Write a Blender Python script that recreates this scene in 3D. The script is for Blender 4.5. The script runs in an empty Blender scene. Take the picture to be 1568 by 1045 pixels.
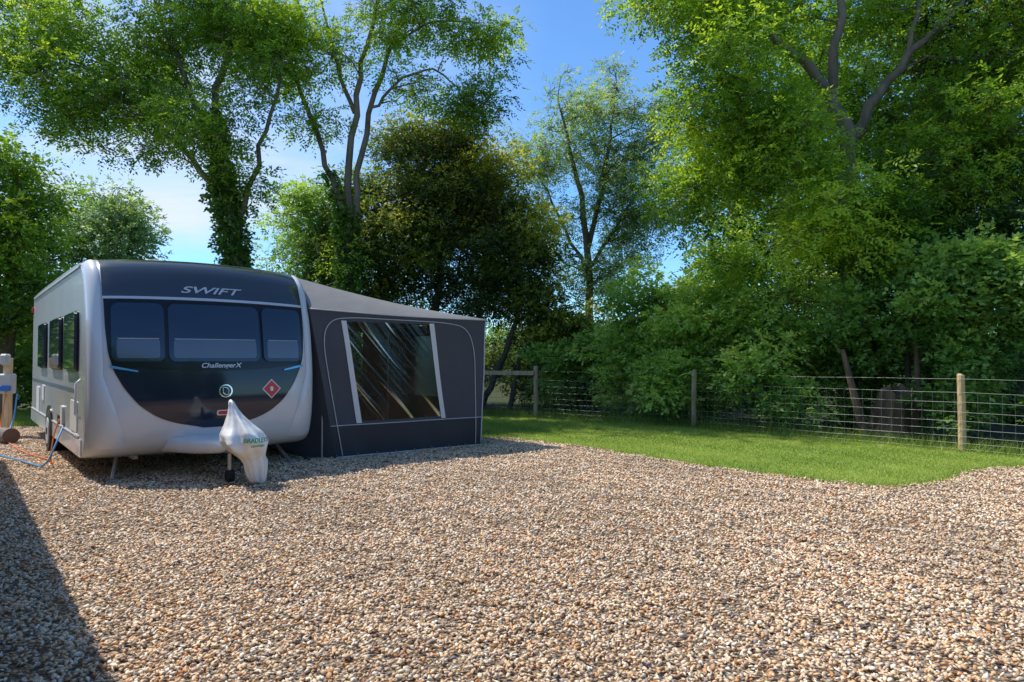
import bpy, math, random, bmesh
import numpy as np
from mathutils import Vector, Matrix
random.seed(7)
RNG=np.random.default_rng(11)
sc=bpy.context.scene
sc.view_settings.view_transform='Standard'
try: sc.view_settings.look='None'
except Exception: pass
sc.view_settings.exposure=0

# ------------------------------------------------------------------ helpers
def link(o,parent=None):
    sc.collection.objects.link(o)
    if parent: o.parent=parent
    return o
def empty(name,loc=(0,0,0)):
    e=bpy.data.objects.new(name,None); e.empty_display_size=.2; e.location=loc
    return link(e)
def mesh_obj(name,V,F,mat,parent=None,smooth=False):
    me=bpy.data.meshes.new(name); me.from_pydata([tuple(map(float,v)) for v in V],[],[tuple(f) for f in F]); me.update()
    if smooth: me.polygons.foreach_set('use_smooth',[True]*len(me.polygons))
    if mat: me.materials.append(mat)
    o=bpy.data.objects.new(name,me)
    return link(o,parent)
def fast_mesh(name,V,k,mat,parent=None,tone=None):
    V=np.ascontiguousarray(V,dtype=np.float32); nv=len(V); nf=nv//k
    me=bpy.data.meshes.new(name)
    me.vertices.add(nv); me.vertices.foreach_set('co',V.ravel())
    me.loops.add(nv); me.loops.foreach_set('vertex_index',np.arange(nv,dtype=np.int32))
    me.polygons.add(nf); me.polygons.foreach_set('loop_start',np.arange(0,nv,k,dtype=np.int32))
    me.polygons.foreach_set('loop_total',np.full(nf,k,dtype=np.int32))
    me.update(calc_edges=True)
    if tone is not None:
        a=me.attributes.new('tone','FLOAT','FACE'); a.data.foreach_set('value',np.asarray(tone,dtype=np.float32))
    me.materials.append(mat)
    return link(bpy.data.objects.new(name,me),parent)
class NT:
    def __init__(s,mat): s.t=mat.node_tree; s.n=s.t.nodes; s.l=s.t.links
    def new(s,ty,**kw):
        nd=s.n.new(ty)
        for k,v in kw.items(): setattr(nd,k,v)
        return nd
    def lk(s,a,b): s.l.new(a,b)
def pmat(name,col,rough=.5,metal=0,bump=0,bscale=20,var=0,vscale=3,coat=0,spec=.5,stretch=None):
    m=bpy.data.materials.new(name); m.use_nodes=True; t=NT(m); p=t.n['Principled BSDF']
    p.inputs['Base Color'].default_value=(*col,1); p.inputs['Roughness'].default_value=rough
    p.inputs['Metallic'].default_value=metal; p.inputs['Coat Weight'].default_value=coat
    p.inputs['Specular IOR Level'].default_value=spec
    tc=t.new('ShaderNodeTexCoord'); mp=t.new('ShaderNodeMapping'); t.lk(tc.outputs['Object'],mp.inputs[0])
    if stretch: mp.inputs['Scale'].default_value=stretch
    if var>0:
        nz=t.new('ShaderNodeTexNoise'); nz.inputs['Scale'].default_value=vscale; nz.inputs['Detail'].default_value=6
        t.lk(mp.outputs[0],nz.inputs['Vector'])
        r=t.new('ShaderNodeMapRange'); r.inputs[1].default_value=.3; r.inputs[2].default_value=.7
        r.inputs[3].default_value=1-var; r.inputs[4].default_value=1+var
        t.lk(nz.outputs[0],r.inputs[0])
        vm=t.new('ShaderNodeVectorMath',operation='SCALE'); vm.inputs[0].default_value=col
        t.lk(r.outputs[0],vm.inputs['Scale']); t.lk(vm.outputs[0],p.inputs['Base Color'])
    if bump>0:
        nz=t.new('ShaderNodeTexNoise'); nz.inputs['Scale'].default_value=bscale; nz.inputs['Detail'].default_value=5
        t.lk(mp.outputs[0],nz.inputs['Vector'])
        b=t.new('ShaderNodeBump'); b.inputs['Strength'].default_value=bump; b.inputs['Distance'].default_value=.02
        t.lk(nz.outputs[0],b.inputs['Height']); t.lk(b.outputs[0],p.inputs['Normal'])
    return m
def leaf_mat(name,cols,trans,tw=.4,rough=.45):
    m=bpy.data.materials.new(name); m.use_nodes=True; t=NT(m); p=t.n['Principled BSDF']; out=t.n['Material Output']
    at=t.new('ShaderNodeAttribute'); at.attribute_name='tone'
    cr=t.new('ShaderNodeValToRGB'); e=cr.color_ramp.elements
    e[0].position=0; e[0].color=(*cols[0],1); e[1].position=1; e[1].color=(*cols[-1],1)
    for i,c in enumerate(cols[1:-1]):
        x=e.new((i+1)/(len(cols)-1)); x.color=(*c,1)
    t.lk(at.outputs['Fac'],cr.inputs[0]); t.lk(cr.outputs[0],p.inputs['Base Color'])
    p.inputs['Roughness'].default_value=rough; p.inputs['Specular IOR Level'].default_value=.35
    tr=t.new('ShaderNodeBsdfTranslucent')
    mx=t.new('ShaderNodeMix'); mx.data_type='RGBA'; mx.blend_type='MULTIPLY'; mx.inputs[0].default_value=1
    t.lk(cr.outputs[0],mx.inputs[6]); mx.inputs[7].default_value=(*trans,1)
    t.lk(mx.outputs[2],tr.inputs[0])
    ms=t.new('ShaderNodeMixShader'); ms.inputs[0].default_value=tw
    t.lk(p.outputs[0],ms.inputs[1]); t.lk(tr.outputs[0],ms.inputs[2]); t.lk(ms.outputs[0],out.inputs[0])
    return m
def tube(V,F,pts,rad,n=7,cap=True):
    pts=[Vector(p) for p in pts]; base=len(V); k=len(pts)
    for i,p in enumerate(pts):
        d=(pts[min(i+1,k-1)]-pts[max(i-1,0)]).normalized()
        a=d.cross(Vector((0,0,1)) if abs(d.z)<.9 else Vector((1,0,0))).normalized() if i==0 else (pa-d*pa.dot(d)).normalized()
        pa=a; b=d.cross(a)
        r=rad[i] if hasattr(rad,'__len__') else rad
        for j in range(n):
            t=2*math.pi*j/n; V.append(p+a*math.cos(t)*r+b*math.sin(t)*r)
    for i in range(k-1):
        for j in range(n):
            j2=(j+1)%n; F.append((base+i*n+j,base+i*n+j2,base+(i+1)*n+j2,base+(i+1)*n+j))
    if cap:
        F.append(tuple(base+j for j in reversed(range(n)))); F.append(tuple(base+(k-1)*n+j for j in range(n)))
def box(V,F,c,s,M=None,bev=0):
    b=len(V); x,y,z=[q/2 for q in s]
    e=bev if bev>0 else min(s)*.06
    pts=[]
    for sx in(-1,1):
        for sy in(-1,1):
            for sz in(-1,1):
                pts+= [(sx*x,sy*(y-e),sz*(z-e)),(sx*(x-e),sy*y,sz*(z-e)),(sx*(x-e),sy*(y-e),sz*z)]
    bm=bmesh.new()
    vs=[bm.verts.new(p) for p in pts]; bmesh.ops.convex_hull(bm,input=vs)
    bmesh.ops.dissolve_limit(bm,angle_limit=.01,verts=bm.verts[:],edges=bm.edges[:])
    bm.verts.index_update()
    M=M or Matrix.Identity(3)
    for v in bm.verts: V.append(M@v.co+Vector(c))
    for f in bm.faces: F.append(tuple(b+v.index for v in f.verts))
    bm.free()
def chaikin(P,n=2,closed=False):
    P=[tuple(p) for p in P]
    for _ in range(n):
        Q=[] if closed else [P[0]]
        m=len(P)
        for i in range(m if closed else m-1):
            a=np.array(P[i]); b=np.array(P[(i+1)%m])
            Q+= [tuple(a*.75+b*.25),tuple(a*.25+b*.75)]
        if not closed: Q.append(P[-1])
        P=Q
    return P

# ------------------------------------------------------------------ camera, sun, sky
cam=bpy.data.objects.new('camera',bpy.data.cameras.new('camera')); link(cam)
cam.location=(0,0,1.45); cam.rotation_euler=(math.radians(91.4),0,0)
cam.data.lens=24; cam.data.sensor_width=36; cam.data.clip_end=6000; cam.data.clip_start=.05
sc.camera=cam
EL=math.radians(58); AZ=(-.92,.36)
l=math.hypot(*AZ); S=Vector((AZ[0]/l*math.cos(EL),AZ[1]/l*math.cos(EL),math.sin(EL)))
sl=bpy.data.lights.new('sun','SUN'); sl.energy=5; sl.angle=math.radians(.5); sl.color=(1,.94,.82)
so=bpy.data.objects.new('sun',sl); link(so); so.rotation_euler=S.to_track_quat('Z','Y').to_euler(); so.location=(0,0,30)
w=bpy.data.worlds.new('World'); sc.world=w; w.use_nodes=True; t=NT(w)
bg=t.n['Background']; bg.inputs[1].default_value=.145
sky=t.new('ShaderNodeTexSky'); sky.sky_type='NISHITA'; sky.sun_disc=False; sky.sun_elevation=EL
sky.sun_rotation=math.atan2(AZ[0],AZ[1])%(2*math.pi); sky.altitude=0; sky.air_density=1.0; sky.dust_density=.2; sky.ozone_density=1.5
tc=t.new('ShaderNodeTexCoord'); mp=t.new('ShaderNodeMapping'); mp.inputs['Scale'].default_value=(1,1,2.6); mp.inputs['Location'].default_value=(.35,.1,.2)
t.lk(tc.outputs['Generated'],mp.inputs[0])
nz=t.new('ShaderNodeTexNoise'); nz.inputs['Scale'].default_value=2.3; nz.inputs['Detail'].default_value=9; nz.inputs['Roughness'].default_value=.58; nz.inputs['Distortion'].default_value=.3
t.lk(mp.outputs[0],nz.inputs['Vector'])
cr=t.new('ShaderNodeMapRange'); cr.inputs[1].default_value=.42; cr.inputs[2].default_value=.66; cr.inputs[3].default_value=0; cr.inputs[4].default_value=.85
t.lk(nz.outputs[0],cr.inputs[0])
sx=t.new('ShaderNodeSeparateXYZ'); t.lk(tc.outputs['Generated'],sx.inputs[0])
mk=t.new('ShaderNodeMapRange'); mk.inputs[1].default_value=.05; mk.inputs[2].default_value=-.42; mk.inputs[3].default_value=.04; mk.inputs[4].default_value=1
t.lk(sx.outputs[0],mk.inputs[0])
mm=t.new('ShaderNodeMath',operation='MULTIPLY'); t.lk(cr.outputs[0],mm.inputs[0]); t.lk(mk.outputs[0],mm.inputs[1])
tn_=t.new('ShaderNodeMix'); tn_.data_type='RGBA'; tn_.blend_type='MULTIPLY'; tn_.inputs[0].default_value=1; tn_.inputs[7].default_value=(.72,1.14,1.52,1); tn_.clamp_result=False
t.lk(sky.outputs[0],tn_.inputs[6])
mx=t.new('ShaderNodeMix'); mx.data_type='RGBA'; t.lk(mm.outputs[0],mx.inputs[0]); t.lk(tn_.outputs[2],mx.inputs[6]); mx.inputs[7].default_value=(6.2,6.5,6.9,1)
t.lk(mx.outputs[2],bg.inputs[0])

# ------------------------------------------------------------------ ground
def ground_mat(name,c1,c2,c3,sc1,sc2,bump=.5,bs=40):
    m=bpy.data.materials.new(name); m.use_nodes=True; t=NT(m); p=t.n['Principled BSDF']; p.inputs['Roughness'].default_value=.95
    p.inputs['Specular IOR Level'].default_value=.1
    g=t.new('ShaderNodeNewGeometry')
    a=t.new('ShaderNodeTexNoise'); a.inputs['Scale'].default_value=sc1; a.inputs['Detail'].default_value=8; t.lk(g.outputs['Position'],a.inputs['Vector'])
    b=t.new('ShaderNodeTexNoise'); b.inputs['Scale'].default_value=sc2; b.inputs['Detail'].default_value=8; t.lk(g.outputs['Position'],b.inputs['Vector'])
    def mixc(f,x,y):
        q=t.new('ShaderNodeMix'); q.data_type='RGBA'; t.lk(f,q.inputs[0])
        for i,s in((6,x),(7,y)):
            if isinstance(s,tuple): q.inputs[i].default_value=(*s,1)
            else: t.lk(s,q.inputs[i])
        return q.outputs[2]
    def rng(f,lo,hi):
        r=t.new('ShaderNodeMapRange'); r.inputs[1].default_value=lo; r.inputs[2].default_value=hi; t.lk(f,r.inputs[0]); return r.outputs[0]
    o=mixc(rng(b.outputs[0],.35,.65),mixc(rng(a.outputs[0],.4,.6),c1,c2),c3)
    t.lk(o,p.inputs['Base Color'])
    n=t.new('ShaderNodeTexNoise'); n.inputs['Scale'].default_value=bs; n.inputs['Detail'].default_value=6; t.lk(g.outputs['Position'],n.inputs['Vector'])
    bp=t.new('ShaderNodeBump'); bp.inputs['Strength'].default_value=bump; bp.inputs['Distance'].default_value=.03
    t.lk(n.outputs[0],bp.inputs['Height']); t.lk(bp.outputs[0],p.inputs['Normal'])
    return m
M_earth=ground_mat('rough_ground',(.06,.075,.03),(.09,.07,.045),(.045,.06,.02),.5,6)
M_lawn=ground_mat('lawn_turf',(.23,.33,.06),(.28,.37,.075),(.17,.26,.045),.9,30,.6,90)
STONES=[(0,(.69,.46,.26)),(.14,(.77,.58,.39)),(.28,(.58,.32,.15)),(.38,(.83,.69,.50)),(.5,(.46,.34,.25)),(.6,(.72,.49,.29)),(.7,(.30,.25,.23)),(.77,(.87,.77,.63)),(.87,(.62,.49,.38)),(.95,(.56,.25,.09))]
def stone_ramp(t,fac):
    cr=t.new('ShaderNodeValToRGB'); cr.color_ramp.interpolation='CONSTANT'; e=cr.color_ramp.elements
    L=STONES
    e[0].position=L[0][0]; e[0].color=(*L[0][1],1); e[1].position=L[1][0]; e[1].color=(*L[1][1],1)
    for pz,c in L[2:]:
        q=e.new(pz); q.color=(*c,1)
    t.lk(fac,cr.inputs[0]); return cr.outputs[0]
M_grav=bpy.data.materials.new('gravel_bed'); M_grav.use_nodes=True; t=NT(M_grav); p=t.n['Principled BSDF']; p.inputs['Roughness'].default_value=.8
g=t.new('ShaderNodeNewGeometry'); vo=t.new('ShaderNodeTexVoronoi'); vo.inputs['Scale'].default_value=46; t.lk(g.outputs['Position'],vo.inputs['Vector'])
sx=t.new('ShaderNodeSeparateColor'); t.lk(vo.outputs['Color'],sx.inputs[0])
col=stone_ramp(t,sx.outputs[0])
mr=t.new('ShaderNodeMapRange'); mr.inputs[1].default_value=.0; mr.inputs[2].default_value=.6; mr.inputs[3].default_value=.9; mr.inputs[4].default_value=.3; t.lk(vo.outputs['Distance'],mr.inputs[0])
vm=t.new('ShaderNodeVectorMath',operation='SCALE'); t.lk(col,vm.inputs[0]); t.lk(mr.outputs[0],vm.inputs['Scale']); t.lk(vm.outputs[0],p.inputs['Base Color'])
bp=t.new('ShaderNodeBump'); bp.invert=True; bp.inputs['Distance'].default_value=.02; bp.inputs['Strength'].default_value=.9; t.lk(vo.outputs['Distance'],bp.inputs['Height']); t.lk(bp.outputs[0],p.inputs['Normal'])
M_peb=bpy.data.materials.new('gravel_stone'); M_peb.use_nodes=True; t=NT(M_peb); p=t.n['Principled BSDF']; p.inputs['Roughness'].default_value=.6; p.inputs['Specular IOR Level'].default_value=.4
oi=t.new('ShaderNodeAttribute'); oi.attribute_name='tone'; col=stone_ramp(t,oi.outputs['Fac'])
g=t.new('ShaderNodeNewGeometry'); a=t.new('ShaderNodeTexNoise'); a.inputs['Scale'].default_value=.7; a.inputs['Detail'].default_value=5; t.lk(g.outputs['Position'],a.inputs['Vector'])
mr=t.new('ShaderNodeMapRange'); mr.inputs[1].default_value=.3; mr.inputs[2].default_value=.7; mr.inputs[3].default_value=.84; mr.inputs[4].default_value=1.14; t.lk(a.outputs[0],mr.inputs[0])
vm=t.new('ShaderNodeVectorMath',operation='SCALE'); t.lk(col,vm.inputs[0]); t.lk(mr.outputs[0],vm.inputs['Scale'])
t.lk(vm.outputs[0],p.inputs['Base Color'])

mesh_obj('ground',[(-3000,-3000,0),(3000,-3000,0),(3000,3000,0),(-3000,3000,0)],[(0,1,2,3)],M_earth)
edge=[(-14,14.2),(-9.5,14.0),(-8,15.6),(-5,15.3),(-2.6,13.8),(-.52,12.4),(.84,11.5),(2.02,9.77),(3.19,8.42),(3.9,7.75),(4.4,7.6),(5.0,7.97),(5.8,8.75),(6.8,9.05),(9.6,9.0),(13,8.0)]
edge_s=chaikin(edge,3)
edge_s=[(x+random.uniform(-.04,.04),y+random.uniform(-.04,.04)) for x,y in edge_s]
gp=[(-14,-10),(16,-10),(16,8.0)]+list(reversed(edge_s))
ge=empty('gravel')
mesh_obj('gravel_bed',[(x,y,.006) for x,y in gp],[tuple(range(len(gp)))],M_grav,ge)
def in_poly(X,Y,P):
    ins=np.zeros(len(X),bool); n=len(P)
    for i in range(n):
        x1,y1=P[i]; x2,y2=P[(i+1)%n]
        c=((y1>Y)!=(y2>Y))&(X<(x2-x1)*(Y-y1)/((y2-y1) if y2!=y1 else 1e-9)+x1); ins^=c
    return ins
# loose stones: one mesh of angular chippings
def stones(n0,ymin,ymax,smin,smax):
    X=RNG.uniform(-12,12,n0); Y=RNG.uniform(ymin,ymax,n0)
    k=(np.abs(X)<Y*.8+1.0)&in_poly(X,Y,gp); X=X[k];Y=Y[k]; n=len(X)
    g0=(1+5**.5)/2
    iv=np.array([(-1,g0,0),(1,g0,0),(-1,-g0,0),(1,-g0,0),(0,-1,g0),(0,1,g0),(0,-1,-g0),(0,1,-g0),(g0,0,-1),(g0,0,1),(-g0,0,-1),(-g0,0,1)])/1.9
    itri=np.array([(0,11,5),(0,5,1),(0,1,7),(0,7,10),(0,10,11),(1,5,9),(5,11,4),(11,10,2),(10,7,6),(7,1,8),(3,9,4),(3,4,2),(3,2,6),(3,6,8),(3,8,9),(4,9,5),(2,4,11),(6,2,10),(8,6,7),(9,8,1)])
    s=np.stack([smin+(smax-smin)*RNG.random(n)**1.4,smin*.7+(smax-smin)*.75*RNG.random(n)**1.3,RNG.uniform(smin*.4,smax*.45,n)],1)
    v=iv[None]*RNG.uniform(.6,1.3,(n,12,1))*s[:,None,:]
    a,b,c=RNG.uniform(0,6.28,n),RNG.normal(0,.45,n),RNG.normal(0,.45,n)
    def rot(v,i,j,th):
        x=v[...,i].copy(); y=v[...,j].copy(); C=np.cos(th)[:,None];S_=np.sin(th)[:,None]
        v[...,i]=x*C-y*S_; v[...,j]=x*S_+y*C
    rot(v,0,2,b); rot(v,1,2,c); rot(v,0,1,a)
    und=.008*(np.sin(X*7.1+1.7*np.sin(Y*5.3))+np.sin(Y*8.3+2*np.sin(X*4.1+1))+np.sin((X+Y)*13.1+np.sin(Y*11)))*.6
    z=.012+np.maximum(0,und+.009)+RNG.uniform(0,.010,n)
    v+=np.stack([X,Y,z],1)[:,None,:]
    return v.reshape(-1,3),(itri[None]+(np.arange(n)*12)[:,None,None]).reshape(-1,3),np.repeat(RNG.random(n),20)
def stone_obj(name,args):
    V,T,tn=stones(*args); me=bpy.data.meshes.new(name); V=V.astype(np.float32)
    me.vertices.add(len(V)); me.vertices.foreach_set('co',V.ravel()); me.loops.add(T.size); me.loops.foreach_set('vertex_index',T.astype(np.int32).ravel())
    me.polygons.add(len(T)); me.polygons.foreach_set('loop_start',np.arange(0,T.size,3,dtype=np.int32)); me.polygons.foreach_set('loop_total',np.full(len(T),3,dtype=np.int32))
    me.update(calc_edges=True); a=me.attributes.new('tone','FLOAT','FACE'); a.data.foreach_set('value',tn.astype(np.float32)); me.materials.append(M_peb)
    link(bpy.data.objects.new(name,me),ge)
stone_obj('stones_near',(24*4*2050,1.5,5.5,.007,.022))
stone_obj('stones_far',(int(24*10*1150),5.5,15.5,.010,.023))

fence_line=[(-5.5,18.6),(-2.3,17.6),(.57,16.5),(3.77,14.2),(6.9,10.5),(9.7,7.2),(12.0,4.4)]
li=[i for i,q in enumerate(edge_s) if q[0]>-6.5 and q[0]<11.0]
lawn_poly=[edge_s[i] for i in li]+[(10.3,7.2)]+list(reversed([(x+.25,y+.25) for x,y in fence_line[:6]]))
lawn_e=empty('lawn')
mesh_obj('turf',[(x,y,.014) for x,y in lawn_poly],[tuple(range(len(lawn_poly)))],M_lawn,lawn_e)
def blades(n,poly,hmin,hmax,wd,bb):
    X=RNG.uniform(bb[0],bb[1],n); Y=RNG.uniform(bb[2],bb[3],n); k=in_poly(X,Y,poly); X=X[k];Y=Y[k]; n=len(X)
    a=RNG.uniform(0,6.28,n); h=RNG.uniform(hmin,hmax,n); lean=RNG.normal(0,.6,(n,2))*h[:,None]
    b=np.stack([X,Y,np.full(n,.012)],1); s=np.stack([np.cos(a),np.sin(a),np.zeros(n)],1)*wd/2
    tip=b+np.stack([lean[:,0],lean[:,1],h],1)
    V=np.stack([b-s,b+s,tip],1).reshape(-1,3)
    tone=np.clip(.48+.30*np.sin(X*1.3+np.sin(Y*1.7)*2)*.6+.18*np.sin(X*5+Y*3)+RNG.normal(0,.24,n),0,1)
    return V,tone
M_grass=leaf_mat('grass_blades',[(.15,.24,.045),(.28,.39,.07),(.48,.54,.14)],(1.4,1.3,.6),.35,.5)
V,tn=blades(340000,lawn_poly,.014,.038,.010,(-6,10.5,7.4,18.6)); fast_mesh('grass_blades',V,3,M_grass,lawn_e,tn)
fr=[(x-.1,y-.22) for x,y in fence_line]+list(reversed([(x+.5,y+.6) for x,y in fence_line]))
V,tn=blades(150000,fr,.06,.26,.010,(-6,12,4,19)); fast_mesh('fringe_grass',V,3,M_grass,lawn_e,tn*.55)
ep=[q for q in edge_s if -3<q[0]<11]
V=[];T=[]
for (x1,y1),(x2,y2) in zip(ep[:-1],ep[1:]):
    m_=int(260*math.hypot(x2-x1,y2-y1)); tt=RNG.random(m_); X=x1+(x2-x1)*tt+RNG.normal(0,.06,m_); Y=y1+(y2-y1)*tt+RNG.normal(0,.06,m_)
    a=RNG.uniform(0,6.28,m_); h=RNG.uniform(.025,.08,m_); b=np.stack([X,Y,np.full(m_,.01)],1); s=np.stack([np.cos(a),np.sin(a),np.zeros(m_)],1)*.005
    tip=b+np.stack([RNG.normal(0,.5,m_)*h,RNG.normal(0,.5,m_)*h,h],1); V.append(np.stack([b-s,b+s,tip],1).reshape(-1,3)); T.append(RNG.random(m_))
fast_mesh('edge_grass',np.concatenate(V),3,M_grass,lawn_e,np.concatenate(T))
V,tn=blades(60000,[(-14,14.4),(-9.7,14.2),(-8.6,14.9),(-8,18),(-14,18)],.04,.14,.01,(-14,-8,14,18)); fast_mesh('verge_grass',V,3,M_grass,lawn_e,tn)

# ------------------------------------------------------------------ foliage
def nrm(a): return a/np.maximum(np.linalg.norm(a,axis=1,keepdims=True),1e-6)
def make_leaves(P,D,Ls,m,ll,lw,tone,flat=.45):
    n=len(P); out=[];tn=[]
    up=np.array([0,0,1.])+RNG.normal(0,flat,(n,3)); Sd=nrm(np.cross(D,up)); Nn=np.cross(Sd,D)
    for i in range(m):
        tt=(i+.6)/m; sg=1 if i%2 else -1
        if i==m-1: ax=nrm(D+RNG.normal(0,.15,(n,3)))
        else: ax=nrm(D*.55+Sd*sg*.85+RNG.normal(0,.22,(n,3)))
        b=P+D*Ls[:,None]*tt; b[:,2]-=Ls*tt*tt*.25
        N2=nrm(Nn+RNG.normal(0,.35,(n,3))); wv=nrm(np.cross(ax,N2)); sz=RNG.uniform(.7,1.25,(n,1))
        l_=ll*sz; w_=lw*sz*.5
        q=np.stack([b,b+ax*l_*.42+wv*w_,b+ax*l_-N2*l_*.12,b+ax*l_*.42-wv*w_],1)
        out.append(q); tn.append(tone+RNG.normal(0,.12,n))
    return np.concatenate(out).reshape(-1,3),np.clip(np.concatenate(tn),0,1)
def rdir(n,zb=0,zs=1):
    a=RNG.normal(0,1,(n,3)); a[:,2]=a[:,2]*zs+zb; return nrm(a)
BARK=pmat('bark',(.18,.145,.10),.9,0,.9,14,.45,4,stretch=(1,1,.3))
BARKD=pmat('bark_dark',(.09,.07,.05),.9,0,.8,14,.4,4,stretch=(1,1,.3))
NL=0
def tree(name,limbs,blobs,mat,bark=BARK,csize=.6,sp=60,L=.28,m=7,ll=.085,lw=.032,droop=-.25,shell=2.2,ivy=None,ivymat=None,twigs=5,tonejit=.26,flatc=.62,brad=.03,lr=1.0):
    global NL
    e=empty(name); TV=[];TF=[]; pts=[]
    for lm in limbs:
        s=chaikin(lm,2)
        jit=[np.array(q) for q in s]
        for i,q in enumerate(jit):
            q[3]*=lr
            if 0<i<len(jit)-1: q[:3]+=RNG.normal(0,.035,3)
        tube(TV,TF,[q[:3] for q in jit],[q[3] for q in jit],9)
        for a,b in zip(jit[:-1],jit[1:]):
            for k in range(4): pts.append(a+(b-a)*k/4)
    pts=[np.array(q) for q in pts]
    LP=[];LD=[];LT=[]
    for (cx,cy,cz,rx,ry,rz,nc,tb) in blobs:
        c0=np.array([cx,cy,cz]); R=np.array([rx,ry,rz])
        for _ in range(nc):
            d=rdir(1)[0]; r=RNG.random()**(1/shell); c=c0+d*R*r
            if c[2]<.25: c[2]=.25+RNG.random()*.3
            cs=csize*RNG.uniform(.55,1.4)
            # nearest point on the tree so far: boughs fork from boughs
            PA=np.array(pts)
            dv=PA[:,:3]-c; cost=np.linalg.norm(dv,axis=1)+np.maximum(dv[:,2],0)*1.2
            j=int(np.argmin(cost+RNG.random(len(PA))*.4)); a=PA[j][:3]; ra=min(PA[j][3]*.7,brad*(0.6+.25*np.linalg.norm(a-c)))
            mid=(a+c)/2+np.array([0,0,.12*np.linalg.norm(c-a)])+RNG.normal(0,.12,3)
            path=[a,a*.6+mid*.4,mid,mid*.4+c*.6+RNG.normal(0,.05,3),c]; rr_=[ra,ra*.85,ra*.65,ra*.45,max(.008,ra*.25)]
            tube(TV,TF,path,rr_,5,False)
            if np.linalg.norm(a-c)>.9:
                for q,r_ in zip(path[1:4],rr_[1:4]): pts.append(np.array([*q,r_*1.2]))
            for _k in range(twigs):
                e2=c+rdir(1,.1)[0]*cs*RNG.uniform(.6,1.1)*np.array([1,1,flatc]); s0=path[3] if _k%2 else c
                tube(TV,TF,[s0,(np.array(s0)+e2)/2+RNG.normal(0,.04,3),e2],[.01,.007,.004],3,False)
            n=int(sp*(cs/csize)**2*RNG.uniform(.7,1.3))
            dd=rdir(n); rr=RNG.random((n,1))**(1/2.0)
            ax=rdir(1,0,.5)[0]; p=dd*rr*cs*np.array([1,1,flatc]); p=p+ax*(p@ax)[:,None]*.45
            p=p+c; LP.append(p); o=nrm(p-c+RNG.normal(0,.3*cs,(n,3))); o[:,2]+=droop; LD.append(nrm(o))
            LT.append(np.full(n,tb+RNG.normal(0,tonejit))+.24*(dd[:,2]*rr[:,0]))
    P=np.concatenate(LP);D=np.concatenate(LD);T=np.concatenate(LT)
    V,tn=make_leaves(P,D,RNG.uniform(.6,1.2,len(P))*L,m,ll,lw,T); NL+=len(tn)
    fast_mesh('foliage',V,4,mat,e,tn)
    if ivy:
        LP=[];LD=[]
        for (pa,pb,r,n) in ivy:
            pa=np.array(pa);pb=np.array(pb); tt=RNG.random((n,1)); a=RNG.uniform(0,6.28,n)
            rr=r*(.5+.8*RNG.random(n))*(1+.4*np.sin(tt[:,0]*17+a*2))
            p=pa+(pb-pa)*tt; o=np.stack([np.cos(a),np.sin(a),RNG.normal(-.3,.4,n)],1)
            p=p+o*rr[:,None]; LP.append(p);LD.append(nrm(o+RNG.normal(0,.4,o.shape)))
        P=np.concatenate(LP);D=np.concatenate(LD)
        V,tn=make_leaves(P,D,np.full(len(P),.07),3,.085,.07,RNG.normal(.45,.2,len(P)),.8)
        fast_mesh('ivy',V,4,ivymat or mat,e,tn)
    if TV: mesh_obj('trunk_and_limbs',TV,TF,bark,e,True)
    return e
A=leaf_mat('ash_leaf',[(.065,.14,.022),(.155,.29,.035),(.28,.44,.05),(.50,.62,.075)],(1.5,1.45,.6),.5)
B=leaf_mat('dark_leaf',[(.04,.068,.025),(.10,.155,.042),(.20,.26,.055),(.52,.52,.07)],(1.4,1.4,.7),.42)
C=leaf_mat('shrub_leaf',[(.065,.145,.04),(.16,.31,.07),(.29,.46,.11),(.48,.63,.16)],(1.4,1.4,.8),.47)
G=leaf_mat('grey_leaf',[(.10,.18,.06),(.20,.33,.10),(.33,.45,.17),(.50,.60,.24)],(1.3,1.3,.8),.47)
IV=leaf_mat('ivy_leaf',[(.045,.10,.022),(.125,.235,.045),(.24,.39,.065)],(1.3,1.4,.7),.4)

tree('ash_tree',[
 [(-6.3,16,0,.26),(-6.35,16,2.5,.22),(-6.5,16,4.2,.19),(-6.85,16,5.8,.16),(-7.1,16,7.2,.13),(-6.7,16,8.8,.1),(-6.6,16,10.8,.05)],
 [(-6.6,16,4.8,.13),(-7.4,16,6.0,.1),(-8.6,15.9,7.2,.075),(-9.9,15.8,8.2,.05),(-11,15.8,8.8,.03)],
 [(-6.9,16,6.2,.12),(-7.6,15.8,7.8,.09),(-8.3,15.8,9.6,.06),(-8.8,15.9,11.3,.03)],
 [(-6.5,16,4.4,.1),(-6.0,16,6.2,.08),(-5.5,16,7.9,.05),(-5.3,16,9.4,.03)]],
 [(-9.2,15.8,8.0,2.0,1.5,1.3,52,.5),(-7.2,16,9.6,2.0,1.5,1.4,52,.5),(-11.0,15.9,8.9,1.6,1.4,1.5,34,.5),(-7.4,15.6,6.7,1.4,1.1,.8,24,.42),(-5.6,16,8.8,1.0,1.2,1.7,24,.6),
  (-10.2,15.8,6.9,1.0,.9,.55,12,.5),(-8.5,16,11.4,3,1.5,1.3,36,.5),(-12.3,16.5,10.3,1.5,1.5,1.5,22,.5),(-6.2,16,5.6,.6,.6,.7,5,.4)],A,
 ivy=[((-6.3,16,0),(-6.4,16,3.2),.30,2400),((-6.4,16,3.2),(-6.85,16,5.9),.25,2400),((-6.85,16,5.9),(-7.1,16,7.3),.17,700)],ivymat=IV,csize=.58,sp=58,lr=.7,ll=.095,lw=.042)
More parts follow.
